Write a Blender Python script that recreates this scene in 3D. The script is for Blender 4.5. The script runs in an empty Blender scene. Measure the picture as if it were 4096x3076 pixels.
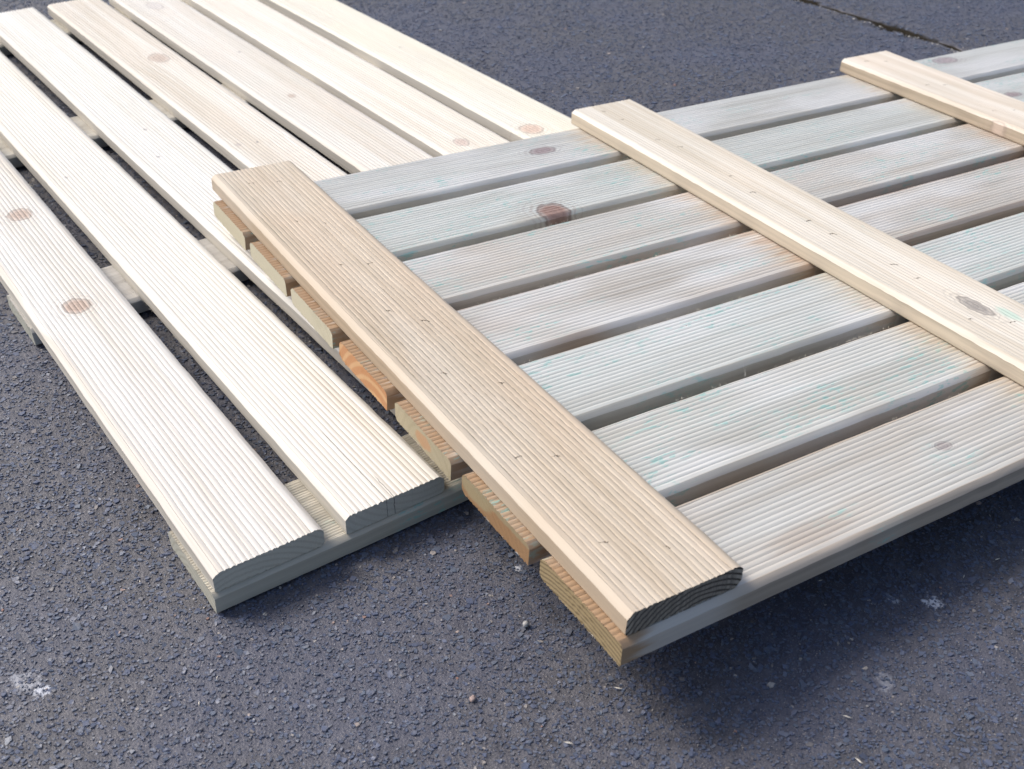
import bpy, math, random
import numpy as np
from mathutils import Matrix, Vector

# ------------------------------------------------------------------ camera, light, exposure
scene = bpy.context.scene
COL = scene.collection
cam_d = bpy.data.cameras.new("camera")
cam_d.sensor_width = 36.0
cam_d.lens = 4607.2 / 4096 * 36.0
cam_d.clip_start = 0.01
cam_d.clip_end = 500
cam = bpy.data.objects.new("camera", cam_d)
COL.objects.link(cam)
CR = ((0.816087, -0.577928, -0.001239), (-0.329758, -0.463885, -0.822235), (0.474618, 0.671424, -0.569146))
CAM = Vector((-0.22922, -0.82855, 0.83238))
cam.matrix_world = Matrix(((CR[0][0], -CR[1][0], -CR[2][0], CAM.x),
                           (CR[0][1], -CR[1][1], -CR[2][1], CAM.y),
                           (CR[0][2], -CR[1][2], -CR[2][2], CAM.z),
                           (0, 0, 0, 1)))
scene.camera = cam
cam_d.dof.use_dof = True
cam_d.dof.focus_distance = 1.35
cam_d.dof.aperture_fstop = 9.0

SUN_EL = math.radians(46)
SUN_AZ = math.radians(-33)          # measured from +Y towards +X
w = bpy.data.worlds.new("World")
scene.world = w
w.use_nodes = True
nt = w.node_tree
bg = nt.nodes["Background"]
sky = nt.nodes.new("ShaderNodeTexSky")
sky.sky_type = 'NISHITA'
sky.sun_disc = False
sky.sun_elevation = SUN_EL
sky.sun_rotation = SUN_AZ
sky.air_density = 1.0
sky.dust_density = 3.5
sky.ozone_density = 1.0
nt.links.new(sky.outputs[0], bg.inputs[0])
bg.inputs[1].default_value = 0.086

sd = bpy.data.lights.new("sun", 'SUN')
sd.energy = 1.5
sd.angle = math.radians(24)
sd.color = (1.0, 0.962, 0.905)
sun = bpy.data.objects.new("sun", sd)
COL.objects.link(sun)
sdir = Vector((math.sin(SUN_AZ) * math.cos(SUN_EL), math.cos(SUN_AZ) * math.cos(SUN_EL), math.sin(SUN_EL)))
sun.rotation_euler = sdir.to_track_quat('Z', 'Y').to_euler()

scene.view_settings.view_transform = 'Standard'
scene.view_settings.look = 'None'
scene.view_settings.gamma = 1
scene.view_settings.exposure = 0.9

# ------------------------------------------------------------------ helpers
rng = np.random.default_rng(7)
random.seed(7)


def link(name, data, parent=None):
    o = bpy.data.objects.new(name, data)
    COL.objects.link(o)
    if parent is not None:
        o.parent = parent
    return o


def mesh_np(name, verts, loops, starts, totals, mat=None):
    me = bpy.data.meshes.new(name)
    verts = np.asarray(verts, dtype=np.float32)
    me.vertices.add(len(verts))
    me.vertices.foreach_set("co", verts.ravel())
    me.loops.add(len(loops))
    me.loops.foreach_set("vertex_index", np.asarray(loops, dtype=np.int32))
    me.polygons.add(len(starts))
    me.polygons.foreach_set("loop_start", np.asarray(starts, dtype=np.int32))
    me.polygons.foreach_set("loop_total", np.asarray(totals, dtype=np.int32))
    me.update(calc_edges=True)
    me.validate()
    me.polygons.foreach_set('use_smooth', np.zeros(len(me.polygons), dtype=bool))
    if mat:
        me.materials.append(mat)
    return me


def vnoise(x, y, seed=0):
    """bilinear value noise, -1..1"""
    r = np.random.default_rng(seed)
    tab = r.uniform(-1, 1, (256, 256))
    xi = np.floor(x).astype(int); yi = np.floor(y).astype(int)
    fx = x - xi; fy = y - yi
    fx = fx * fx * (3 - 2 * fx); fy = fy * fy * (3 - 2 * fy)
    a = tab[xi % 256, yi % 256]; b = tab[(xi + 1) % 256, yi % 256]
    c = tab[xi % 256, (yi + 1) % 256]; d = tab[(xi + 1) % 256, (yi + 1) % 256]
    return (a * (1 - fx) + b * fx) * (1 - fy) + (c * (1 - fx) + d * fx) * fy


class NB:
    """small node-graph builder"""

    def __init__(self, name):
        self.m = bpy.data.materials.new(name)
        self.m.use_nodes = True
        self.t = self.m.node_tree
        self.bsdf = self.t.nodes["Principled BSDF"]

    def n(self, typ, **kw):
        nd = self.t.nodes.new(typ)
        for k, v in kw.items():
            setattr(nd, k, v)
        return nd

    def put(self, sock, v):
        if isinstance(v, bpy.types.NodeSocket):
            self.t.links.new(v, sock)
        elif isinstance(v, (tuple, list)) and len(v) == 3 and sock.type == 'RGBA':
            sock.default_value = (*v, 1)
        else:
            sock.default_value = v

    def math(self, op, a, b=None, c=None, clamp=False):
        nd = self.n("ShaderNodeMath", operation=op, use_clamp=clamp)
        self.put(nd.inputs[0], a)
        if b is not None:
            self.put(nd.inputs[1], b)
        if c is not None:
            self.put(nd.inputs[2], c)
        return nd.outputs[0]

    def ss(self, v, lo, hi):
        """smoothstep lo..hi -> 0..1 (hi may be < lo)"""
        nd = self.n("ShaderNodeMapRange", interpolation_type='SMOOTHSTEP')
        if lo < hi:
            args = (lo, hi, 0.0, 1.0)
        else:
            args = (hi, lo, 1.0, 0.0)
        self.put(nd.inputs[0], v)
        for i, a in enumerate(args):
            nd.inputs[i + 1].default_value = a
        return nd.outputs[0]

    def mix(self, f, a, b, blend='MIX'):
        nd = self.n("ShaderNodeMix", data_type='RGBA', blend_type=blend)
        self.put(nd.inputs[0], f)
        self.put(nd.inputs[6], a)
        self.put(nd.inputs[7], b)
        return nd.outputs[2]

    def comb(self, x, y, z):
        nd = self.n("ShaderNodeCombineXYZ")
        for i, v in enumerate((x, y, z)):
            self.put(nd.inputs[i], v)
        return nd.outputs[0]

    def noise(self, vec, scale, detail=3.0, rough=0.55, out=0):
        nd = self.n("ShaderNodeTexNoise")
        self.t.links.new(vec, nd.inputs["Vector"])
        nd.inputs["Scale"].default_value = scale
        nd.inputs["Detail"].default_value = detail
        nd.inputs["Roughness"].default_value = rough
        return nd.outputs[out]


# ------------------------------------------------------------------ wood
def wood(name, base, dark, seed, contrast=0.5, knots=(), teal=0.0, rust=(), warm=None, warm_amt=0.0,
         dirt=0.0, dirt_z=None, end=None, end_dark=None, rings=(0.06, -0.05, 700, 0.0), cracks=(),
         patches=(), rough=0.62, spec=0.35, krim=0.5, pale=None, side=None, bevel=0.0, endp=(), Wd=0.12, pale_amt=0.7):
    """board material in the board's own coordinates: x along the grain, y across, z up.
    knots: (x, y, rx, ry, colour, strength)   rust: x positions of tannin stains   patches: (x, y, rx, ry, colour, strength)"""
    b = NB(name)
    tc = b.n("ShaderNodeTexCoord")
    sp = b.n("ShaderNodeSeparateXYZ")
    b.t.links.new(tc.outputs["Object"], sp.inputs[0])
    X, Y, Z = sp.outputs
    ox, oy = seed * 3.17, seed * 1.37
    xs = b.math('ADD', X, ox)
    ys = b.math('ADD', Y, oy)
    zs = b.math('ADD', Z, oy * .7)
    # grain wraps round the knots: squeeze y near them
    bend = None
    for (kx, ky, rx, ry, kc, ks) in knots:
        dx = b.math('DIVIDE', b.math('SUBTRACT', X, kx), rx * 3.0)
        g = b.math('EXPONENT', b.math('MULTIPLY', b.math('MULTIPLY', dx, dx), -1.0))
        dy = b.math('SUBTRACT', Y, ky)
        q = b.math('DIVIDE', dy, b.math('ADD', b.math('ABSOLUTE', dy), ry * 1.2))
        t = b.math('MULTIPLY', b.math('MULTIPLY', g, q), -ry * 0.9)
        bend = t if bend is None else b.math('ADD', bend, t)
    if bend is not None:
        ys = b.math('ADD', ys, bend)
    v_long = b.comb(b.math('MULTIPLY', xs, 1.6), b.math('MULTIPLY', ys, 115.0), b.math('MULTIPLY', zs, 150.0))
    v_mid = b.comb(b.math('MULTIPLY', xs, 1.1), b.math('MULTIPLY', ys, 24.0), b.math('MULTIPLY', zs, 40.0))
    v_fib = b.comb(b.math('MULTIPLY', xs, 26.0), b.math('MULTIPLY', ys, 420.0), b.math('MULTIPLY', zs, 420.0))
    v_blob = b.comb(b.math('MULTIPLY', xs, 5.0), b.math('MULTIPLY', ys, 14.0), zs)
    g1 = b.ss(b.noise(v_long, 1.0, 4.0, 0.6), 0.36, 0.70)
    g2 = b.ss(b.noise(v_mid, 1.0, 3.0, 0.5), 0.38, 0.66)
    fib = b.noise(v_fib, 1.0, 2.0, 0.6)
    blob = b.ss(b.noise(v_blob, 1.0, 3.0, 0.5), 0.35, 0.68)
    f = b.math('ADD', b.math('MULTIPLY', g1, 0.55 * contrast), b.math('MULTIPLY', g2, 0.6 * contrast), clamp=True)
    col = b.mix(f, base, dark)
    if warm is not None:
        col = b.mix(b.math('MULTIPLY', blob, warm_amt), col, warm)
    nrm = b.n("ShaderNodeSeparateXYZ")
    b.t.links.new(tc.outputs["Normal"], nrm.inputs[0])
    if side is not None:
        # the edges are fresh-planed timber, only the face is bleached
        sm = b.ss(nrm.outputs[2], 0.62, 0.35)
        if bevel > 0:
            e_ = b.math('MAXIMUM', b.ss(Y, .0076, .0066), b.ss(Y, Wd - .0076, Wd - .0066))
            sm = b.math('MAXIMUM', sm, b.math('MULTIPLY', e_, bevel))
        sc = b.mix(f, side, tuple(c * .66 for c in side))
        col = b.mix(sm, col, sc)
    if pale is not None:  # soft sky glare on the boards, painted into the colour as pale blotches
        sheen = b.ss(b.noise(b.comb(b.math('MULTIPLY', xs, 3.1), b.math('MULTIPLY', ys, 9.0), 3.3), 1.0, 2.0), 0.48, 0.66)
        col = b.mix(b.math('MULTIPLY', sheen, pale_amt), col, pale)
    col = b.mix(b.math('MULTIPLY', b.ss(fib, 0.55, 0.85), 0.16 + 0.2 * contrast), col, dark)
    for (px, py, rx, ry, pc, ps) in patches:
        dx = b.math('DIVIDE', b.math('SUBTRACT', X, px), rx)
        dy = b.math('DIVIDE', b.math('SUBTRACT', Y, py), ry)
        d = b.math('SQRT', b.math('ADD', b.math('MULTIPLY', dx, dx), b.math('MULTIPLY', dy, dy)))
        d = b.math('ADD', d, b.math('MULTIPLY', b.math('SUBTRACT', g1, 0.5), 0.7))
        col = b.mix(b.math('MULTIPLY', b.ss(d, 1.1, 0.3), ps), col, pc)
    if teal > 0:
        tn = b.noise(b.comb(b.math('MULTIPLY', xs, 60.0), b.math('MULTIPLY', ys, 210.0), b.math('MULTIPLY', zs, 150.0)), 1.0, 3.0, 0.65)
        area = b.ss(b.noise(b.comb(b.math('MULTIPLY', xs, 7.0), b.math('MULTIPLY', ys, 16.0), 1.7), 1.0, 2.0), 0.60 - 0.24 * teal, 0.72 - 0.14 * teal)
        thr = b.ss(tn, 0.55, 0.64)
        col = b.mix(b.math('MULTIPLY', area, 0.12), col, (0.54, 0.61, 0.58))
        col = b.mix(b.math('MULTIPLY', b.math('MULTIPLY', thr, area), 0.68), col, (0.25, 0.50, 0.46))
    for (rx0, rw, rc, ra) in rust:
        n1 = b.math('MULTIPLY', b.math('SUBTRACT', g1, 0.5), rw * 0.9)
        d = b.math('ADD', b.math('SUBTRACT', rx0, X), n1)          # distance in front of the batten
        m = b.math('MULTIPLY', b.ss(d, rw, 0.0), b.ss(X, rx0 + .010, rx0 + .004))
        col = b.mix(b.math('MULTIPLY', m, ra), col, rc)
        m2 = b.math('MULTIPLY', b.ss(d, rw * .28, 0.0), b.ss(X, rx0 + .010, rx0 + .004))
        col = b.mix(b.math('MULTIPLY', m2, ra * .8), col, (rc[0] * .55, rc[1] * .42, rc[2] * .34))
    for (kx, ky, rx, ry, kc, ks) in knots:
        wob = b.math('MULTIPLY', b.math('SUBTRACT', b.noise(tc.outputs["Object"], 90.0, 2.0), 0.5), 0.55)
        dx = b.math('DIVIDE', b.math('SUBTRACT', X, kx), rx)
        dy = b.math('DIVIDE', b.math('SUBTRACT', Y, ky), ry)
        d = b.math('SQRT', b.math('ADD', b.math('MULTIPLY', dx, dx), b.math('MULTIPLY', dy, dy)))
        d = b.math('ADD', d, wob)
        ring = b.math('SINE', b.math('MULTIPLY', d, 15.0))
        halo = b.math('MULTIPLY', b.math('MULTIPLY', b.ss(d, 2.6, 1.0), b.ss(ring, 0.1, 0.9)), 0.32 * ks)
        col = b.mix(halo, col, (kc[0] * .75, kc[1] * .75, kc[2] * .75))
        kcol = b.mix(b.math('MULTIPLY', b.ss(ring, -0.2, 0.9), 0.4), kc, (kc[0] * .62, kc[1] * .6, kc[2] * .6))
        col = b.mix(b.math('MULTIPLY', b.ss(d, 1.18, 0.62), ks), col, kcol)
        rim = b.math('MULTIPLY', b.ss(d, 0.82, 0.98), b.ss(d, 1.16, 1.02))
        col = b.mix(b.math('MULTIPLY', rim, krim * ks), col, (kc[0] * .4, kc[1] * .38, kc[2] * .38))
    # end grain
    endm = b.ss(b.math('ABSOLUTE', nrm.outputs[0]), 0.85, 0.95)
    ec = end or (base[0] * .72, base[1] * .68, base[2] * .6)
    ed = end_dark or (ec[0] * .62, ec[1] * .58, ec[2] * .52)
    ry, rz, rf, rs = rings
    yy = b.math('SUBTRACT', Y, ry)
    zz = b.math('SUBTRACT', Z, rz)
    rad = b.math('SQRT', b.math('ADD', b.math('MULTIPLY', yy, yy), b.math('MULTIPLY', zz, zz)))
    rad = b.math('ADD', rad, b.math('MULTIPLY', b.noise(tc.outputs["Object"], 40.0, 2.0), 0.0025))
    rg = b.ss(b.math('SINE', b.math('MULTIPLY', rad, rf)), -0.1, 0.95)
    saw = b.noise(b.comb(0.0, b.math('MULTIPLY', Y, 500.0), b.math('MULTIPLY', Z, 900.0)), 1.0, 3.0, 0.7)
    ecol = b.mix(b.math('MULTIPLY', rg, rs), ec, ed)
    ecol = b.mix(b.math('MULTIPLY', b.ss(saw, 0.5, 0.75), 0.45 - .3 * rs), ecol, (ec[0] * 1.35, ec[1] * 1.35, ec[2] * 1.3))
    ecol = b.mix(b.math('MULTIPLY', b.ss(saw, 0.5, 0.28), 0.35 - .25 * rs), ecol, ed)
    for (py, pz, ry_, rz_, pc, ps) in endp:
        dx = b.math('DIVIDE', b.math('SUBTRACT', Y, py), ry_)
        dy = b.math('DIVIDE', b.math('SUBTRACT', Z, pz), rz_)
        d = b.math('SQRT', b.math('ADD', b.math('MULTIPLY', dx, dx), b.math('MULTIPLY', dy, dy)))
        d = b.math('ADD', d, b.math('MULTIPLY', b.math('SUBTRACT', b.noise(tc.outputs["Object"], 120.0, 2.0), .5), .6))
        ecol = b.mix(b.math('MULTIPLY', b.ss(d, 1.1, .8), ps), ecol, pc)
    col = b.mix(endm, col, ecol)
    if dirt > 0:
        dn = b.noise(b.comb(b.math('MULTIPLY', xs, 90.0), b.math('MULTIPLY', ys, 300.0), 2.0), 1.0, 3.0, 0.6)
        dm = b.math('MULTIPLY', b.ss(Z, dirt_z + .0004, dirt_z - .0003), b.ss(dn, 0.30, 0.62))
        dm = b.math('MULTIPLY', dm, b.math('MULTIPLY', b.ss(Y, .0062, .0078), b.ss(Y, Wd - .0062, Wd - .0078)))
        col = b.mix(b.math('MULTIPLY', dm, dirt), col, (0.10, 0.085, 0.07))
    for (cx0, cx1, cy, cw) in cracks:
        wv = b.math('MULTIPLY', b.math('SUBTRACT', b.noise(b.comb(b.math('MULTIPLY', X, 60.0), 0.0, b.math('MULTIPLY', Z, 120.0)), 1.0, 2.0), 0.5), 0.003)
        d = b.math('ABSOLUTE', b.math('ADD', b.math('SUBTRACT', Y, cy), wv))
        m = b.math('MULTIPLY', b.ss(d, cw, cw * .4), b.math('MULTIPLY', b.ss(X, cx1, cx1 - .02), b.ss(X, cx0 - .002, cx0)))
        col = b.mix(b.math('MULTIPLY', m, 0.85), col, (0.05, 0.045, 0.04))
    # fine specks
    spk = b.noise(tc.outputs["Object"], 900.0, 1.0, 0.5)
    col = b.mix(b.math('MULTIPLY', b.ss(spk, 0.70, 0.78), 0.35), col, dark)
    b.t.links.new(col, b.bsdf.inputs["Base Color"])
    b.bsdf.inputs["Roughness"].default_value = rough
    b.bsdf.inputs["Specular IOR Level"].default_value = spec
    bp = b.n("ShaderNodeBump")
    bp.inputs["Strength"].default_value = 0.35
    bp.inputs["Distance"].default_value = 0.0006
    hh = b.math('ADD', b.math('MULTIPLY', fib, 0.8), b.math('ADD', b.math('MULTIPLY', g1, -0.5), b.math('MULTIPLY', saw, endm)))
    b.t.links.new(hh, bp.inputs["Height"])
    b.t.links.new(bp.outputs[0], b.bsdf.inputs["Normal"])
    return b.m


def board_mesh(name, L, W, T, a, b, ridges, depth, cb0, cb1, mat, seed, bot_ridges=24, groove=0.35, segs=84, bow=0.0012, fine=False):
    """extruded reeded profile; x 0..L, y 0..W, z 0..T.  cb0/cb1: bottom chamfers at y=0 / y=W"""
    r = np.random.default_rng(seed)
    pr = []
    # bottom (y from W to 0), ridged lightly
    pr.append((W, cb1))
    if cb1 > .002:
        pr.append((W - cb1 * .35, cb1 * .35))
    pr.append((W - cb1, 0.0))
    pitch = (W - cb0 - cb1) / bot_ridges
    for i in range(bot_ridges):
        y1 = W - cb1 - i * pitch
        pr.append((y1 - pitch * .12, 0.0009))
        pr.append((y1 - pitch * .35, 0.0))
        pr.append((y1 - pitch * .85, 0.0))
    pr.append((cb0, 0.0))
    if cb0 > .002:
        pr.append((cb0 * .35, cb0 * .35))
    pr.append((0.0, cb0 if cb0 > 0 else .0004))
    # side y=0 up
    pr.append((0.0, T - b))
    pr.append((a * .42, T - b * .42))
    pr.append((a * .93, T - depth * .25))
    p = (W - 2 * a) / ridges
    for i in range(ridges):
        for t in ((0.0, .09, .24, .42, .58, .76, .91) if i else (.24, .42, .58, .76, .91)):
            h = 1 - abs(2 * t - 1) ** (1.0 / groove if groove < 1 else groove)
            pr.append((a + (i + t) * p, T - depth * (1 - h)))
    pr.append((W - a * .93, T - depth * .25))
    pr.append((W - a * .42, T - b * .42))
    pr.append((W, T - b))
    pr = np.array(pr)
    n = len(pr)
    xs = np.linspace(0, L, segs + 1)
    ph = r.uniform(0, 6.28, 4)
    V = np.empty((segs + 1, n, 3))
    for j, x in enumerate(xs):
        u = x / L
        dz = bow * .25 * math.sin(2 * math.pi * u + ph[0]) * math.sin(math.pi * u)
        dy = bow * (math.sin(1.7 * math.pi * u + ph[1])) * math.sin(math.pi * u)
        V[j, :, 0] = x
        V[j, :, 1] = pr[:, 0] + dy + 0.00015 * r.normal()
        V[j, :, 2] = pr[:, 1] + dz
        # worn, slightly uneven ridge tops
        V[j, :, 2] += np.where(pr[:, 1] > T - depth * .9, r.normal(0, 0.00009, n), 0)
        V[j, :, 1] += np.where(pr[:, 1] > T - b * 1.05, r.normal(0, 0.00010, n), 0)
        chm = (np.abs(pr[:, 1] - (T - b)) < 1e-6)
        V[j, :, 2] += np.where(chm, r.normal(0, .00022), 0)
    # ragged sawn ends
    for j, s in ((0, -1), (segs, 1)):
        V[j, :, 0] += r.normal(0, 0.00035, n)
    V = V.reshape(-1, 3)
    loops, starts, totals = [], [], []
    idx = np.arange(n)
    nx = (idx + 1) % n
    quads = []
    for j in range(segs):
        A = j * n
        B = (j + 1) * n
        quads.append(np.stack([A + idx, B + idx, B + nx, A + nx], 1))
    Q = np.concatenate(quads)
    Q = Q[:, ::-1]
    loops = list(Q.ravel())
    starts = list(range(0, len(Q) * 4, 4))
    totals = [4] * len(Q)
    for base, rev in ((0, False), (segs * n, True)):
        ring = list(base + idx)
        if rev:
            ring = ring[::-1]
        starts.append(len(loops))
        totals.append(n)
        loops += ring
    me = mesh_np(name, V, loops, starts, totals, mat)
    me.polygons.foreach_set("use_smooth", np.ones(len(me.polygons), dtype=bool))
    me.set_sharp_from_angle(angle=math.radians(24))
    return me


RZ90 = Matrix(((0, -1, 0), (1, 0, 0), (0, 0, 1)))       # local x -> +y, local y -> -x

# nail marks: torn fibres round a sunk nail head
nail_mat = NB("nail_hole_dark")
nail_mat.bsdf.inputs["Base Color"].default_value = (0.20, 0.155, 0.11, 1)
nail_mat.bsdf.inputs["Roughness"].default_value = 0.8
nail_mat = nail_mat.m


def nail_mesh(i):
    r = np.random.default_rng(100 + i)
    V, F = [], []
    for s in (-1, 1):
        n = 5
        x0 = s * 0.0016
        amp = r.uniform(.0006, .0016)
        for k in range(n):
            t = k / (n - 1)
            x = x0 + s * t * r.uniform(.0028, .0042)
            y = amp * math.sin(t * 3.1 + r.uniform(-.3, .3)) * (1 if i % 2 else s)
            h = 0.0007 * (1 - t) + .0001
            wd = 0.0007 * (1 - .6 * t)
            V += [(x, y - wd, 0), (x, y, h), (x, y + wd, 0)]
        b0 = len(V) - 3 * n
        for k in range(n - 1):
            a = b0 + 3 * k
            F += [(a, a + 3, a + 4, a + 1), (a + 1, a + 4, a + 5, a + 2)]
    # sunk head
    c = len(V)
    for k in range(8):
        an = k * math.pi / 4
        V.append((.0013 * math.cos(an), .0011 * math.sin(an), .0003 + .0001 * (k % 2)))
    F.append(tuple(range(c, c + 8)))
    me = bpy.data.meshes.new("nail")
    me.from_pydata(V, [], F)
    me.materials.append(nail_mat)
    return me


NAILS = [nail_mesh(i) for i in range(5)]


def add_nail(parent, lx, ly, lz, rot, k):
    o = link("nail", NAILS[k % 5], parent)
    o.location = (lx, ly, lz)
    o.rotation_euler = (0, 0, rot)
    s = 0.9 + 0.35 * random.random()
    o.scale = (s, s, 1)


# splinters and torn fibres
fib_mat = NB("pale_fibre")
fib_mat.bsdf.inputs["Base Color"].default_value = (0.72, 0.66, 0.56, 1)
fib_mat.bsdf.inputs["Roughness"].default_value = 0.8
fib_mat = fib_mat.m


def fibres(name, lines, parent, seed):
    """lines: (p0, p1, outward, count, length) in the parent's coordinates"""
    r = np.random.default_rng(seed)
    V, F = [], []
    for p0, p1, out, cnt, ln in lines:
        p0, p1, out = map(np.array, (p0, p1, out))
        d = (p1 - p0) / np.linalg.norm(p1 - p0)
        centres = r.uniform(0, 1, max(2, cnt // 9))
        for _ in range(cnt):
            t = float(np.clip(r.choice(centres) + r.normal(0, .02), 0, 1)) if r.random() < .8 else r.random()
            c = p0 + (p1 - p0) * t
            L = ln * r.uniform(.3, 1.3)
            e = c + out * L * r.uniform(.3, 1) + d * L * r.normal(0, .7) + np.array([0, 0, 1]) * L * r.uniform(-.3, .5)
            wd = d * 0.00032
            k = len(V)
            up = np.array([0, 0, .0004])
            V += [tuple(c - wd), tuple(c + wd), tuple(c + up), tuple(e)]
            F += [(k, k + 1, k + 3), (k + 1, k + 2, k + 3), (k + 2, k, k + 3)]
    me = bpy.data.meshes.new(name)
    me.from_pydata(V, [], F)
    me.materials.append(fib_mat)
    o = link(name, me, parent)
    o["kind"] = "stuff"
    return o


# ------------------------------------------------------------------ ground: asphalt
G = NB("asphalt_binder")
tc = G.n("ShaderNodeTexCoord")
P = tc.outputs["Object"]
sp = G.n("ShaderNodeSeparateXYZ")
G.t.links.new(P, sp.inputs[0])
n_big = G.noise(P, 3.0, 3.0)
n_mid = G.noise(P, 60.0, 4.0, 0.6)
n_fine = G.noise(P, 420.0, 3.0, 0.6)
n_sp = G.noise(P, 700.0, 1.0, 0.5)
c = G.mix(G.ss(n_mid, 0.35, 0.68), (0.060, 0.059, 0.069), (0.104, 0.101, 0.115))
c = G.mix(G.math('MULTIPLY', G.ss(n_fine, 0.5, 0.72), 0.55), c, (0.162, 0.155, 0.175))
c = G.mix(G.math('MULTIPLY', G.ss(n_big, 0.42, 0.65), 0.4), c, (0.075, 0.086, 0.142))
c = G.mix(G.math('MULTIPLY', G.ss(n_sp, 0.69, 0.74), 0.7), c, (0.48, 0.43, 0.38))
# whitish splashes on the surface
for (sx, sy, rr, st) in ((-0.183, 0.020, 0.016, .4), (-0.172, 0.001, 0.009, .85), (0.590, -0.399, 0.011, .9), (0.559, -0.373, 0.007, .5),
                         (0.279, -0.121, 0.006, .8), (0.470, -0.440, 0.012, .25)):
    dx = G.math('SUBTRACT', sp.outputs[0], sx)
    dy = G.math('SUBTRACT', sp.outputs[1], sy)
    d = G.math('SQRT', G.math('ADD', G.math('MULTIPLY', dx, dx), G.math('MULTIPLY', dy, dy)))
    d = G.math('ADD', d, G.math('MULTIPLY', G.math('SUBTRACT', G.noise(P, 130.0, 4.0, 0.7), 0.5), rr * 3.4))
    c = G.mix(G.math('MULTIPLY', G.ss(d, rr, rr * .35), st), c, (0.62, 0.64, 0.70))
# dust along the joint
dj = G.math('ABSOLUTE', G.math('SUBTRACT', sp.outputs[0], 2.012))
c = G.mix(G.math('MULTIPLY', G.ss(G.math('ADD', dj, G.math('MULTIPLY', n_big, 0.05)), 0.075, 0.02), 0.22), c, (0.15, 0.135, 0.14))
c = G.mix(G.ss(sp.outputs[2], -0.0036, -0.0052), c, (0.030, 0.026, 0.020))
G.t.links.new(c, G.bsdf.inputs["Base Color"])
G.bsdf.inputs["Roughness"].default_value = 0.5
G.t.links.new(G.math('MULTIPLY', G.ss(sp.outputs[2], -0.0050, -0.0036), 0.5), G.bsdf.inputs["Specular IOR Level"])
bp = G.n("ShaderNodeBump")
bp.inputs["Strength"].default_value = 0.9
bp.inputs["Distance"].default_value = 0.0014
hh = G.math('ADD', n_fine, G.math('MULTIPLY', n_mid, 1.6))
G.t.links.new(hh, bp.inputs["Height"])
G.t.links.new(bp.outputs[0], G.bsdf.inputs["Normal"])
ASPH = G.m


def joint_x(y):
    return 2.014 + 0.008 * vnoise(y * 9, y * 0, 5) + 0.004 * vnoise(y * 45, y * 0, 6)


near_x = np.arange(-0.62, 2.75, 0.0085)
near_y = np.arange(-1.0, 2.70, 0.0085)
fine_x = np.arange(1.985, 2.045, 0.0015)
near_x = np.unique(np.round(np.concatenate([near_x[(near_x < 1.983) | (near_x > 2.046)], fine_x]), 5))
far = np.array([0.05, .15, .4, 1, 2.5, 6, 15, 40, 100])
gx = np.concatenate([(near_x[0] - far)[::-1], near_x, near_x[-1] + far])
gy = np.concatenate([(near_y[0] - far)[::-1], near_y, near_y[-1] + far])
XX, YY = np.meshgrid(gx, gy, indexing='ij')


def ground_z(XX, YY):
    z = 0.0010 * vnoise(XX * 11, YY * 11, 1) + 0.0007 * vnoise(XX * 45, YY * 45, 2) + 0.0006 * vnoise(XX * 110, YY * 110, 3) - 0.0026
    dj = np.abs(XX - joint_x(YY))
    wj = 0.0050 + 0.0030 * vnoise(YY * 30, YY * 0, 8)
    fade = np.clip((1.06 - YY) / 0.14, 0.10, 1)
    z = z - 0.014 * fade * np.clip(1 - dj / wj, 0, 1) ** .6
    z = z - 0.002 * np.exp(-(dj / 0.03) ** 2)
    return z


ZZ = ground_z(XX, YY)
nxg, nyg = XX.shape
Vg = np.stack([XX, YY, ZZ], -1).reshape(-1, 3)
I = (np.arange(nxg - 1)[:, None] * nyg + np.arange(nyg - 1)[None, :]).ravel()
Qg = np.stack([I, I + nyg, I + nyg + 1, I + 1], 1)
me = mesh_np("asphalt", Vg, Qg.ravel(), np.arange(0, len(Qg) * 4, 4), np.full(len(Qg), 4), ASPH)
me.polygons.foreach_set("use_smooth", np.ones(len(me.polygons), dtype=bool))
asphalt = link("asphalt", me)
asphalt["kind"] = "structure"

# stone chips embedded in the asphalt
Cm = NB("stone_chip")
geo = Cm.n("ShaderNodeNewGeometry")
rnd = geo.outputs["Random Per Island"]
tc = Cm.n("ShaderNodeTexCoord")
ramp = Cm.n("ShaderNodeValToRGB")
Cm.t.links.new(rnd, ramp.inputs[0])
cr = ramp.color_ramp
stops = [(0.0, (0.061, 0.074, 0.117)), (0.3, (0.091, 0.111, 0.178)), (0.55, (0.107, 0.125, 0.180)), (0.75, (0.081, 0.106, 0.155)),
         (0.92, (0.132, 0.152, 0.203)), (0.984, (0.095, 0.092, 0.102)), (0.989, (0.30, 0.27, 0.25)), (0.997, (0.42, 0.39, 0.36)), (1.0, (0.30, 0.16, 0.12))]
cr.elements[0].position = 0.0
cr.elements[0].color = (*stops[0][1], 1)
cr.elements[1].position = 1.0
cr.elements[1].color = (*stops[-1][1], 1)
for p_, c_ in stops[1:-1]:
    e = cr.elements.new(p_)
    e.color = (*c_, 1)
cn = Cm.noise(tc.outputs["Object"], 260.0, 3.0, 0.6)
cc = Cm.mix(Cm.math('MULTIPLY', Cm.ss(cn, 0.42, 0.7), 0.5), ramp.outputs[0], (0.112, 0.108, 0.115))
Cm.t.links.new(cc, Cm.bsdf.inputs["Base Color"])
Cm.bsdf.inputs["Roughness"].default_value = 0.45
Cm.bsdf.inputs["Specular IOR Level"].default_value = 0.55
bp = Cm.n("ShaderNodeBump")
bp.inputs["Strength"].default_value = 0.5
bp.inputs["Distance"].default_value = 0.0008
Cm.t.links.new(cn, bp.inputs["Height"])
Cm.t.links.new(bp.outputs[0], Cm.bsdf.inputs["Normal"])


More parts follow.
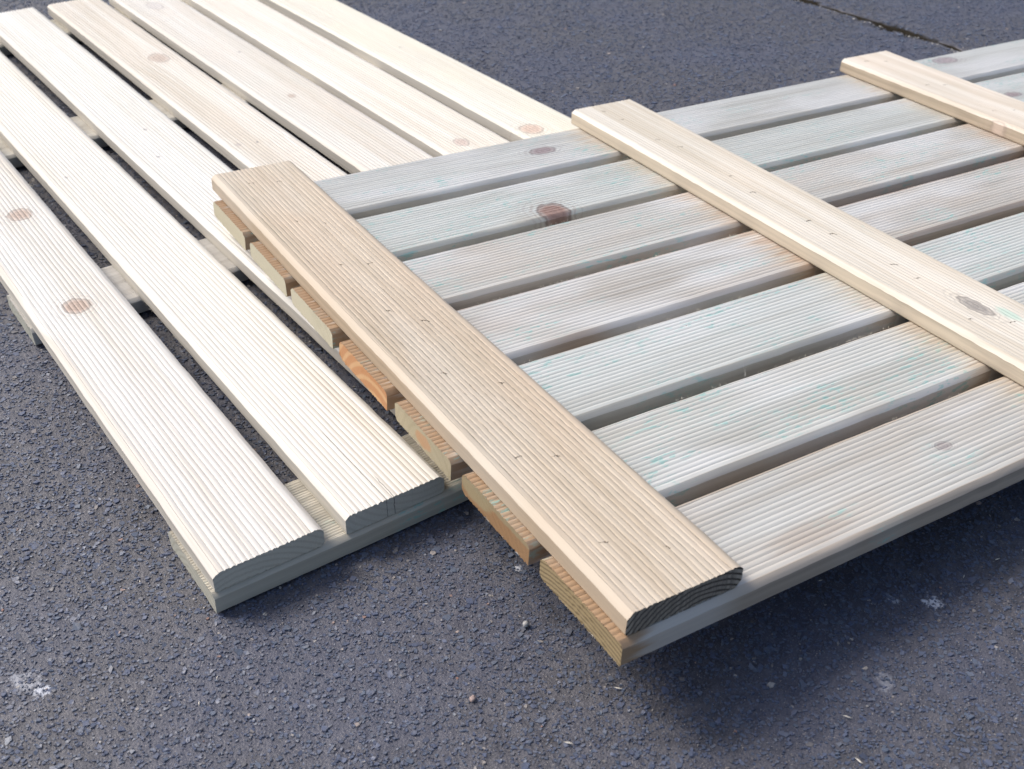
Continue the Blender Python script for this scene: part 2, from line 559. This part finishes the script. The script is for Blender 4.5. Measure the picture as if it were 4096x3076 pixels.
def chips():
    N = 740000
    x = rng.uniform(-0.5, 2.7, N)
    y = rng.uniform(-0.95, 2.6, N)
    R = np.array(CR)
    d = np.stack([x, y, np.zeros(N)], 1) - np.array(CAM)
    c = d @ R.T
    u = c[:, 0] / c[:, 2]
    v = c[:, 1] / c[:, 2]
    ok = (c[:, 2] > .3) & (np.abs(u) < .55) & (np.abs(v) < .44)
    dist = c[:, 2]
    keep = rng.random(N) < np.clip(1.25 / dist, 0, 1) ** 1.6
    dj = np.abs(x - joint_x(y))
    ok &= keep & (dj > .014)
    x, y, dist = x[ok], y[ok], dist[ok]
    n = len(x)
    K = 5
    size = np.exp(rng.normal(math.log(0.00165), 0.42, n)).clip(0.0008, 0.0056) * (1 + .28 * (dist - 1))
    asp = rng.uniform(0.5, 1.0, n)
    th = rng.uniform(0, 2 * np.pi, n)
    ang = (np.arange(K)[None] + rng.uniform(-.38, .38, (n, K))) * 2 * np.pi / K
    rad = rng.uniform(.62, 1.2, (n, K))
    lx = np.cos(ang) * rad
    ly = np.sin(ang) * rad * asp[:, None]
    cx = lx * np.cos(th)[:, None] - ly * np.sin(th)[:, None]
    cy = lx * np.sin(th)[:, None] + ly * np.cos(th)[:, None]
    cx *= size[:, None]
    cy *= size[:, None]
    zg = ground_z(x, y)
    h = rng.uniform(0.0001, 0.0011, n) + size * .09
    tx = rng.normal(0, .10, n)
    ty = rng.normal(0, .13, n)
    shr = rng.uniform(.78, .97, n)[:, None]
    topx, topy = cx * shr, cy * shr
    ztop = zg[:, None] + h[:, None] + topx * tx[:, None] + topy * ty[:, None] + rng.normal(0, .00012, (n, K))
    zbot = np.broadcast_to(zg[:, None] - .002, (n, K))
    V = np.empty((n, 2 * K, 3))
    V[:, :K, 0] = x[:, None] + cx
    V[:, :K, 1] = y[:, None] + cy
    V[:, :K, 2] = zbot
    V[:, K:, 0] = x[:, None] + topx
    V[:, K:, 1] = y[:, None] + topy
    V[:, K:, 2] = np.minimum(ztop, 0.0008)
    k = np.arange(K)
    base = (np.arange(n) * 2 * K)[:, None, None]
    q = np.stack([k, (k + 1) % K, K + (k + 1) % K, K + k], 1)[None] + base      # n,K,4
    top = (np.arange(n) * 2 * K)[:, None] + K + k[None]
    lp = np.concatenate([q.reshape(n, -1), top], 1)                            # n, 4K+K
    tot = np.tile(np.array([4] * K + [K]), n)
    st = np.concatenate([[0], np.cumsum(tot)[:-1]])
    print("chips", n)
    m = mesh_np("stone_chips", V.reshape(-1, 3), lp.ravel(), st, tot, Cm.m)
    o = link("stone_chips", m, asphalt)
    o["kind"] = "stuff"


chips()

# sandy grit lying in the joint
def grit():
    r = np.random.default_rng(33)
    n = 200
    y = r.uniform(0.45, 1.45, n)
    x = joint_x(y) - .017 + r.normal(0, .005, n)
    V, F = [], []
    for i in range(n):
        s = r.uniform(.0008, .0028)
        z = float(ground_z(np.array([x[i]]), np.array([y[i]]))[0]) + s * .4
        k = len(V)
        pts = r.normal(0, 1, (6, 3)) * .25 + np.array([(1, 0, 0), (-1, 0, 0), (0, 1, 0), (0, -1, 0), (0, 0, .8), (0, 0, -.8)])
        V += [tuple(np.array((x[i], y[i], z)) + p * s) for p in pts]
        F += [(k, k + 2, k + 4), (k + 2, k + 1, k + 4), (k + 1, k + 3, k + 4), (k + 3, k, k + 4),
              (k + 2, k, k + 5), (k + 1, k + 2, k + 5), (k + 3, k + 1, k + 5), (k, k + 3, k + 5)]
    m = bpy.data.meshes.new("grit")
    m.from_pydata(V, [], F)
    g = NB("pale_grit")
    gg = g.n("ShaderNodeNewGeometry")
    g.t.links.new(g.mix(gg.outputs["Random Per Island"], (0.12, 0.11, 0.11), (0.50, 0.48, 0.45)), g.bsdf.inputs["Base Color"])
    g.bsdf.inputs["Roughness"].default_value = .8
    m.materials.append(g.m)
    o = link("grit", m, asphalt)
    o["kind"] = "stuff"


grit()


# ------------------------------------------------------------------ loose pebbles
def pebble(x, y, rx, ry, rz, col, label, seed):
    import bmesh
    r = random.Random(seed)
    bm = bmesh.new()
    bmesh.ops.create_icosphere(bm, subdivisions=3, radius=1)
    for v in bm.verts:
        c = v.co
        k = 1 + .10 * math.sin(3 * c.x + seed) * math.cos(2.3 * c.y + seed * 2) + .05 * math.sin(6 * c.z + 4 * c.x)
        v.co = Vector((c.x * rx * k, c.y * ry * k, c.z * rz * k))
    m = bpy.data.meshes.new("pebble")
    bm.to_mesh(m)
    bm.free()
    for p in m.polygons:
        p.use_smooth = True
    g = NB("pebble_stone")
    t = g.n("ShaderNodeTexCoord")
    g.t.links.new(g.mix(g.ss(g.noise(t.outputs["Object"], 500.0, 3.0), .4, .65), col, tuple(c * .7 for c in col)), g.bsdf.inputs["Base Color"])
    g.bsdf.inputs["Roughness"].default_value = .7
    m.materials.append(g.m)
    o = link("pebble", m)
    o.location = (x, y, -0.0012 + rz * .8)
    o.rotation_euler = (0, 0, r.uniform(0, 3))
    o["label"] = label
    o["category"] = "pebble"
    return o


pebble(0.238, -0.190, .0038, .0030, .0025, (.42, .41, .40), "small rounded pale grey pebble lying on the asphalt by the sawn slat ends", 3)
pebble(0.145, -0.236, .0036, .0026, .0018, (.40, .30, .27), "tiny pinkish angular pebble on the open asphalt at the bottom edge", 8)

# ------------------------------------------------------------------ panel A: pale panel lying slats-up
WA, TA, aA, bA = 0.12, 0.0238, 0.0066, 0.0051
LA = 1.958
xa = [0.0012, 0.1463, 0.2930, 0.4387, 0.5873, 0.7324, 0.8813]
dA = 0.0011
panA = link("decking_panel", None)
panA.location = (0, 0, 0.0008)
panA["label"] = "pale cream timber decking panel lying flat on the asphalt, ridged slats facing up"
panA["category"] = "decking panel"
panA["group"] = "timber decking panels"

PINK = (0.45, 0.325, 0.255)
GREYK = (0.56, 0.52, 0.50)
slatA = [
    dict(base=(0.747, 0.725, 0.679), dark=(0.594, 0.540, 0.466), contrast=0.90, knots=[(.901, .045, .021, .018, PINK, .8), (.581, .062, .020, .018, PINK, .9)],
         warm=(0.695, 0.614, 0.532), warm_amt=0.17, end=(.58, .55, .46), rings=(.09, -.09, 900, .35)),
    dict(base=(0.765, 0.738, 0.679), dark=(0.630, 0.565, 0.472), contrast=0.80, knots=[(.995, .089, .004, .0025, (.40, .38, .38), .7)], cracks=[(-.001, .05, .062, .0006), (-.001, .004, .040, .0005), (-.001, .15, .071, .0004)],
         end=(.55, .54, .47), rings=(.02, .10, 800, .25)),
    dict(base=(0.747, 0.730, 0.688), dark=(0.611, 0.565, 0.489), contrast=0.80, knots=[(1.114, .059, .005, .003, (.38, .36, .36), .8), (.988, .084, .004, .003, (.35, .33, .34), .8)],
         patches=[(.66, .10, .06, .02, (.70, .68, .60), .6)]),
    dict(base=(0.735, 0.700, 0.640), dark=(0.575, 0.515, 0.430), contrast=1.15, knots=[(1.462, .045, .030, .019, PINK, .6), (.956, .099, .006, .004, (.50, .45, .42), .8), (.948, .068, .003, .002, (.25, .22, .22), .9)],
         warm=(0.714, 0.632, 0.541), warm_amt=0.35),
    dict(base=(0.700, 0.675, 0.625), dark=(0.575, 0.525, 0.450), contrast=0.90, knots=[(1.806, .070, .030, .016, (.60, .56, .54), .6), (1.112, .070, .010, .007, PINK, .6), (1.401, .045, .004, .003, (.42, .38, .37), .8)],
         warm=(0.695, 0.614, 0.532), warm_amt=0.39),
    dict(base=(0.747, 0.715, 0.652), dark=(0.630, 0.565, 0.472), contrast=0.80, knots=[(.744, .076, .017, .012, (.58, .46, .40), .85)], warm=(0.752, 0.696, 0.585), warm_amt=0.21),
    dict(base=(0.735, 0.715, 0.645), dark=(0.620, 0.570, 0.470), contrast=0.71, knots=[(.722, .092, .022, .020, (.62, .46, .37), .85), (1.233, .055, .005, .003, (.55, .52, .46), .7)],
         warm=(0.752, 0.707, 0.567), warm_amt=0.35),
]
for i, kw in enumerate(slatA):
    kw = dict(kw)
    mat = wood("pale_wood", seed=i + 1, rough=.55, spec=.4, krim=.45, side=(.70, .655, .575), **kw)
    Wi = WA + (0, 0, 0, 0, .0065, .004, .004)[i]
    m = board_mesh("slat", LA, Wi, TA, aA, bA, 17, dA, .0045, .0012, mat, 10 + i, bow=.0010)
    o = link("slat", m, panA)
    # local x -> world y, local y -> world -x
    o.matrix_local = Matrix.Translation((xa[i] + WA, 0.0 + random.uniform(-.0006, .0006), TA + .0003)) @ RZ90.to_4x4()
    if i in (1, 2):
        for (nx, ny) in (((.06, .03), (.06, .09))):
            pass

Yb = [(-0.0029, 0.0), (0.5955, -0.0015), (1.1956, -.002), (1.8075, -.003)]
batA = [dict(base=(.58, .54, .45), dark=(.33, .30, .24), contrast=.8, end=(.48, .47, .40), teal=.15),
        dict(base=(.64, .615, .57), dark=(.46, .43, .38), contrast=.7, end=(.46, .46, .40)),
        dict(base=(.64, .61, .54), dark=(.46, .42, .34), contrast=.7),
        dict(base=(.60, .57, .48), dark=(.44, .40, .32), contrast=.7)]
for j, (yy, x0) in enumerate(Yb):
    mat = wood("pale_batten_wood", seed=20 + j, rough=.6, spec=.35, rings=(.06, -.03, 800, .4), **batA[j])
    Lb = xa[6] + WA + .001 - x0 - (.002 if j == 0 else 0)
    m = board_mesh("batten", Lb, WA, TA, aA, bA, 26, .0010, .0006, .004, mat, 40 + j, bot_ridges=17, groove=.5, bow=.0006)
    o = link("batten", m, panA)
    o.location = (x0 + (-.002 if j == 0 else 0), yy, 0)

fl = []
for i, (y0, y1, cnt) in {0: (.55, 1.0, 40), 1: (.3, 1.2, 26), 2: (.2, .7, 30), 3: (1.0, 1.55, 46), 4: (.6, 1.4, 14)}.items():
    fl.append(((xa[i] + WA, y0, 2 * TA - bA), (xa[i] + WA, y1, 2 * TA - bA), (1, 0, 0), cnt, .003))
for i, (y0, y1, cnt) in {1: (.42, .62, 60), 2: (.25, .75, 130), 3: (1.2, 1.6, 20)}.items():
    fl.append(((xa[i], y0, TA + .002), (xa[i], y1, TA + .002), (-1, 0, 0), cnt, .0028))
fl.append(((xa[0] + WA, .98, 2 * TA - bA), (xa[0] + WA, 1.02, 2 * TA - bA), (1, 0, .6), 8, .007))
fibres("wood_fibres", fl, panA, 5)

# ------------------------------------------------------------------ panel B: greyish panel lying battens-up, one end on panel A
S = 1.0620
WB, TB, aB, bB = 0.12744, 0.02532, 0.0070, 0.0054
LB = 1.962
RB = Matrix(((0.996934, 0.068417, 0.037958), (-0.068437, 0.997655, -0.000796), (-0.037924, -0.001804, 0.999279)))
panB = link("decking_panel", None)
panB.matrix_world = Matrix.Translation((0.30717, 0.66775, 0.07586)) @ RB.to_4x4()
panB["label"] = "greyish green-stained timber decking panel laid battens-up, its near end resting on the pale panel"
panB["category"] = "decking panel"
panB["group"] = "timber decking panels"

yb = [0.0020, -0.1478, -0.2935, -0.4425, -0.5869, -0.7345, -0.8789]      # back edges
sx = [-0.010, -0.0105, -0.0108, -0.0112, -0.0101, -0.0085, -0.0072]
Xb = [0.0, 0.6268, 1.2553, LB - WB]
TAN = (.60, .50, .36)
RED = (.60, .44, .30)


def rust(c=TAN, a=.7, w_=.055):
    # x measured in the slat's own frame is set per slat below
    return (c, a, w_)


KN = (0.33, 0.25, 0.25)
slatB = [
    dict(base=(0.607, 0.610, 0.578), dark=(0.432, 0.416, 0.377), contrast=.8, teal=0.30, knots=[(.521, -.059, .024, .0135, KN, .85), (1.507, -.030, .030, .017, (.40, .32, .33), .8)],
         r=(TAN, .6), end=(.52, .47, .34)),
    dict(base=(0.598, 0.612, 0.578), dark=(0.432, 0.423, 0.377), contrast=.7, teal=0.64, knots=[(.410, -.262, .024, .026, (.34, .22, .18), 1.0), (1.462, -.232, .02, .012, KN, .8)],
         r=(TAN, .45), end=(.50, .46, .34), patches=[(.36, -.268, .035, .02, (.45, .42, .36), .6)]),
    dict(base=(0.607, 0.603, 0.569), dark=(0.432, 0.404, 0.356), contrast=.9, teal=0.34, r=(RED, .55), end=(.50, .46, .34), warm=(0.556, 0.496, 0.430), warm_amt=.6),
    dict(base=(0.579, 0.559, 0.519), dark=(0.412, 0.376, 0.328), contrast=.9, teal=0.21, r=(RED, .75), end=(.46, .21, .08), warm=(0.527, 0.468, 0.403), warm_amt=.8,
         end_dark=(.60, .38, .19), rings=(.03, -.06, 420, .7)),
    dict(base=(0.603, 0.619, 0.590), dark=(0.441, 0.432, 0.388), contrast=.6, teal=0.81, r=(TAN, .5), end=(.40, .34, .22), rings=(.05, -.02, 500, .2), endp=[(.062, .012, .018, .009, (.46, .26, .13), .9)],
         knots=[]),
    dict(base=(0.588, 0.595, 0.564), dark=(0.427, 0.409, 0.363), contrast=.8, teal=0.77, r=(TAN, .75), end=(.34, .20, .10), rings=(.09, -.03, 800, .2), endp=[(.10, .016, .03, .012, (.36, .29, .17), .9), (.05, .024, .08, .006, (.34, .28, .17), .8)], warm=(0.527, 0.487, 0.412), warm_amt=.4),
    dict(base=(0.588, 0.581, 0.548), dark=(0.412, 0.388, 0.344), contrast=.9, teal=0.19, r=(TAN, .55), end=(.38, .29, .16), end_dark=(.16, .115, .06), rings=(.05, -.24, 1300, .9),
         knots=[(.457, -.943, .010, .007, (.34, .28, .27), .6)], patches=[(.235, -.978, .055, .018, (.36, .27, .20), .45)],
         warm=(0.527, 0.472, 0.408), warm_amt=.6),
]
SIDE = [(.62, .58, .51), (.61, .58, .50), (.59, .53, .45), (.55, .43, .34), (.54, .51, .44), (.54, .49, .41), (.50, .41, .32)]
for k, kw in enumerate(slatB):
    kw = dict(kw)
    rc, ra = kw.pop('r')
    oy = yb[k] - WB
    kw['knots'] = [(kx - sx[k], ky - oy, rx, ry, kc, ks) for (kx, ky, rx, ry, kc, ks) in kw.get('knots', [])]
    kw['patches'] = [(px - sx[k], py - oy, rx, ry, pc, ps) for (px, py, rx, ry, pc, ps) in kw.get('patches', [])]
    kw['rust'] = [(Xb[1] - sx[k], .055, rc, ra * .55), (Xb[2] - sx[k], .050, rc, ra * .45)]
    # end that never saw the weather: browner under and outside the first batten
    kw['patches'].append((0.0, WB * .5, .030, .30, (.36, .23, .13), .95))
    mat = wood("grey_green_wood", seed=50 + k, rough=.50, spec=.45, Wd=WB, side=SIDE[k], bevel=.8, pale=(.68, .675, .66), **kw)  # pale: colour of the painted sky sheen on the slats
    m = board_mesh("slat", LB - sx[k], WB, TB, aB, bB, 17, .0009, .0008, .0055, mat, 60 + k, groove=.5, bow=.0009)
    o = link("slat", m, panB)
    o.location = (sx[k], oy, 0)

ends = [(-0.9996, 0.0292), (-1.000, 0.0159), (-1.000, 0.0131), (-1.000, .010)]
batB = [dict(base=(.62, .53, .42), dark=(.47, .38, .275), contrast=.75, dirt=.6, dirt_z=TB - .00075, warm=(.60, .47, .35), warm_amt=.45,
             end=(.36, .31, .25), end_dark=(.04, .032, .024), rings=(.045, -.055, 1080, 1.0),
             pale=(.60, .565, .50), pale_amt=.3, side=(.54, .42, .295)),
        dict(base=(.75, .71, .635), dark=(.58, .515, .415), contrast=1.0, side=(.60, .515, .40), warm=(.80, .70, .58), warm_amt=.35, teal=.06,
             knots=[(.692, -.781, .0115, .026, (.33, .30, .275), .85)], patches=[(.712, -.815, .008, .018, (.40, .60, .50), .6)]),
        dict(base=(.75, .705, .63), dark=(.58, .505, .405), contrast=1.0, side=(.58, .475, .355), warm=(.80, .68, .56), warm_amt=.4,
             knots=[(1.247, -.362, .012, .022, (.66, .52, .44), .6)], end=(.6, .5, .38)),
        dict(base=(.78, .74, .67), dark=(.66, .59, .49), contrast=.7)]
for j, kw in enumerate(batB):
    kw = dict(kw)
    y0, y1 = ends[j]
    X0 = Xb[j]
    # board-local: lx = Y - y0, ly = X0 + WB - X ; knot radii given as (across, along)
    kw['knots'] = [(ky - y0, X0 + WB - kx, ry, rx, kc, ks) for (kx, ky, rx, ry, kc, ks) in kw.get('knots', [])]
    kw['patches'] = [(py - y0, X0 + WB - px, ry, rx, pc, ps) for (px, py, rx, ry, pc, ps) in kw.get('patches', [])]
    mat = wood("batten_wood", seed=80 + j, rough=.55, spec=.35, Wd=WB, **kw)
    m = board_mesh("batten", y1 - y0, WB, TB, aB, bB, 18, .0010 if j == 0 else .0007, .0070 if j == 0 else .004, .003, mat, 90 + j,
                   groove=.22 if j == 0 else .5, bow=.0008)
    o = link("batten", m, panB)
    o.matrix_local = Matrix.Translation((X0 + WB, y0, TB + .0003)) @ RZ90.to_4x4()
    if j == 0:
        o["label"] = "tan weathered batten with dirt in its grooves and dark curved end rings"
        pts = [(.042, -.024), (.080, -.036), (.050, -.171), (.081, -.194), (.051, -.315), (.084, -.329), (.052, -.449), (.079, -.490),
               (.044, -.600), (.089, -.647), (.035, -.769), (.070, -.786), (.037, -.915), (.082, -.947)]
    elif j == 1:
        pts = [(.672, -.013), (.677, -.059), (.676, -.158), (.690, -.20), (.685, -.327), (.675, -.388), (.679, -.500), (.680, -.547), (.686, -.653), (.684, -.695),
               (.66, -.80), (.70, -.83)]
    elif j == 2:
        pts = [(1.29, -.018), (1.325, -.035), (1.29, -.17), (1.32, -.185), (1.29, -.32), (1.325, -.335)]
    else:
        pts = []
    for q, (px, py) in enumerate(pts):
        add_nail(o, py - y0, X0 + WB - px, TB - .0004, 1.05 + random.uniform(-.45, .45), q + j)

fl = []
for k, (x0, x1, cnt) in {3: (.15, .6, 90), 4: (.1, .5, 50), 5: (.25, .60, 90), 6: (.3, .7, 24), 2: (.2, .6, 40), 1: (.2, .9, 24)}.items():
    fl.append(((x0, yb[k] - .003, TB - .001), (x1, yb[k] - .003, TB - .001), (0, 1, .4), cnt, .0028))
fl.append(((.36, yb[5] - .003, TB - .001), (.362, yb[5] - .003, TB), (0, .4, 2.2), 3, .007))
for k in range(7):
    fl.append(((sx[k], yb[k] - WB + .006, .001), (sx[k], yb[k] - .008, .001), (-1, 0, -.3), 26, .0016))
fibres("wood_fibres", fl, panB, 6)


# ------------------------------------------------------------------ sawdust crumbs on the slats, slivers of wood on the ground
def crumbs(name, pts, parent, seed, smin, smax, stretch=1.0):
    r = np.random.default_rng(seed)
    V, F = [], []
    for (x, y, z) in pts:
        sc_ = r.uniform(smin, smax)
        th = r.uniform(0, math.pi)
        k = len(V)
        for p in ((1, 0, 0), (-1, 0, 0), (0, 1, 0), (0, -1, 0), (0, 0, .8), (0, 0, -.4)):
            q = (np.array(p) + r.normal(0, .18, 3)) * sc_
            q[0] *= stretch
            V.append((x + q[0] * math.cos(th) - q[1] * math.sin(th), y + q[0] * math.sin(th) + q[1] * math.cos(th), z + q[2] + sc_ * .3))
        F += [(k, k + 2, k + 4), (k + 2, k + 1, k + 4), (k + 1, k + 3, k + 4), (k + 3, k, k + 4),
              (k + 2, k, k + 5), (k + 1, k + 2, k + 5), (k + 3, k + 1, k + 5), (k, k + 3, k + 5)]
    m = bpy.data.meshes.new(name)
    m.from_pydata(V, [], F)
    m.materials.append(fib_mat)
    o = link(name, m, parent)
    o["kind"] = "stuff"


rr = np.random.default_rng(77)
pts = []
for k, cnt in ((6, 46), (5, 60), (4, 30), (3, 10), (2, 12), (1, 10)):
    for _ in range(cnt):
        pts.append((rr.uniform(.13, .62 if k > 2 else 1.2), yb[k] - WB + rr.uniform(.006, WB - .006), TB - .0006))
crumbs("sawdust", pts, panB, 3, .0003, .0008)
pts = [(rr.uniform(-.25, .75), rr.uniform(-.55, .1), 0.0) for _ in range(30)]
pts = [p for p in pts if not (p[0] > -.01 and p[1] > -.01)]
crumbs("wood_slivers", pts, asphalt, 4, .0004, .0009, 4.5)
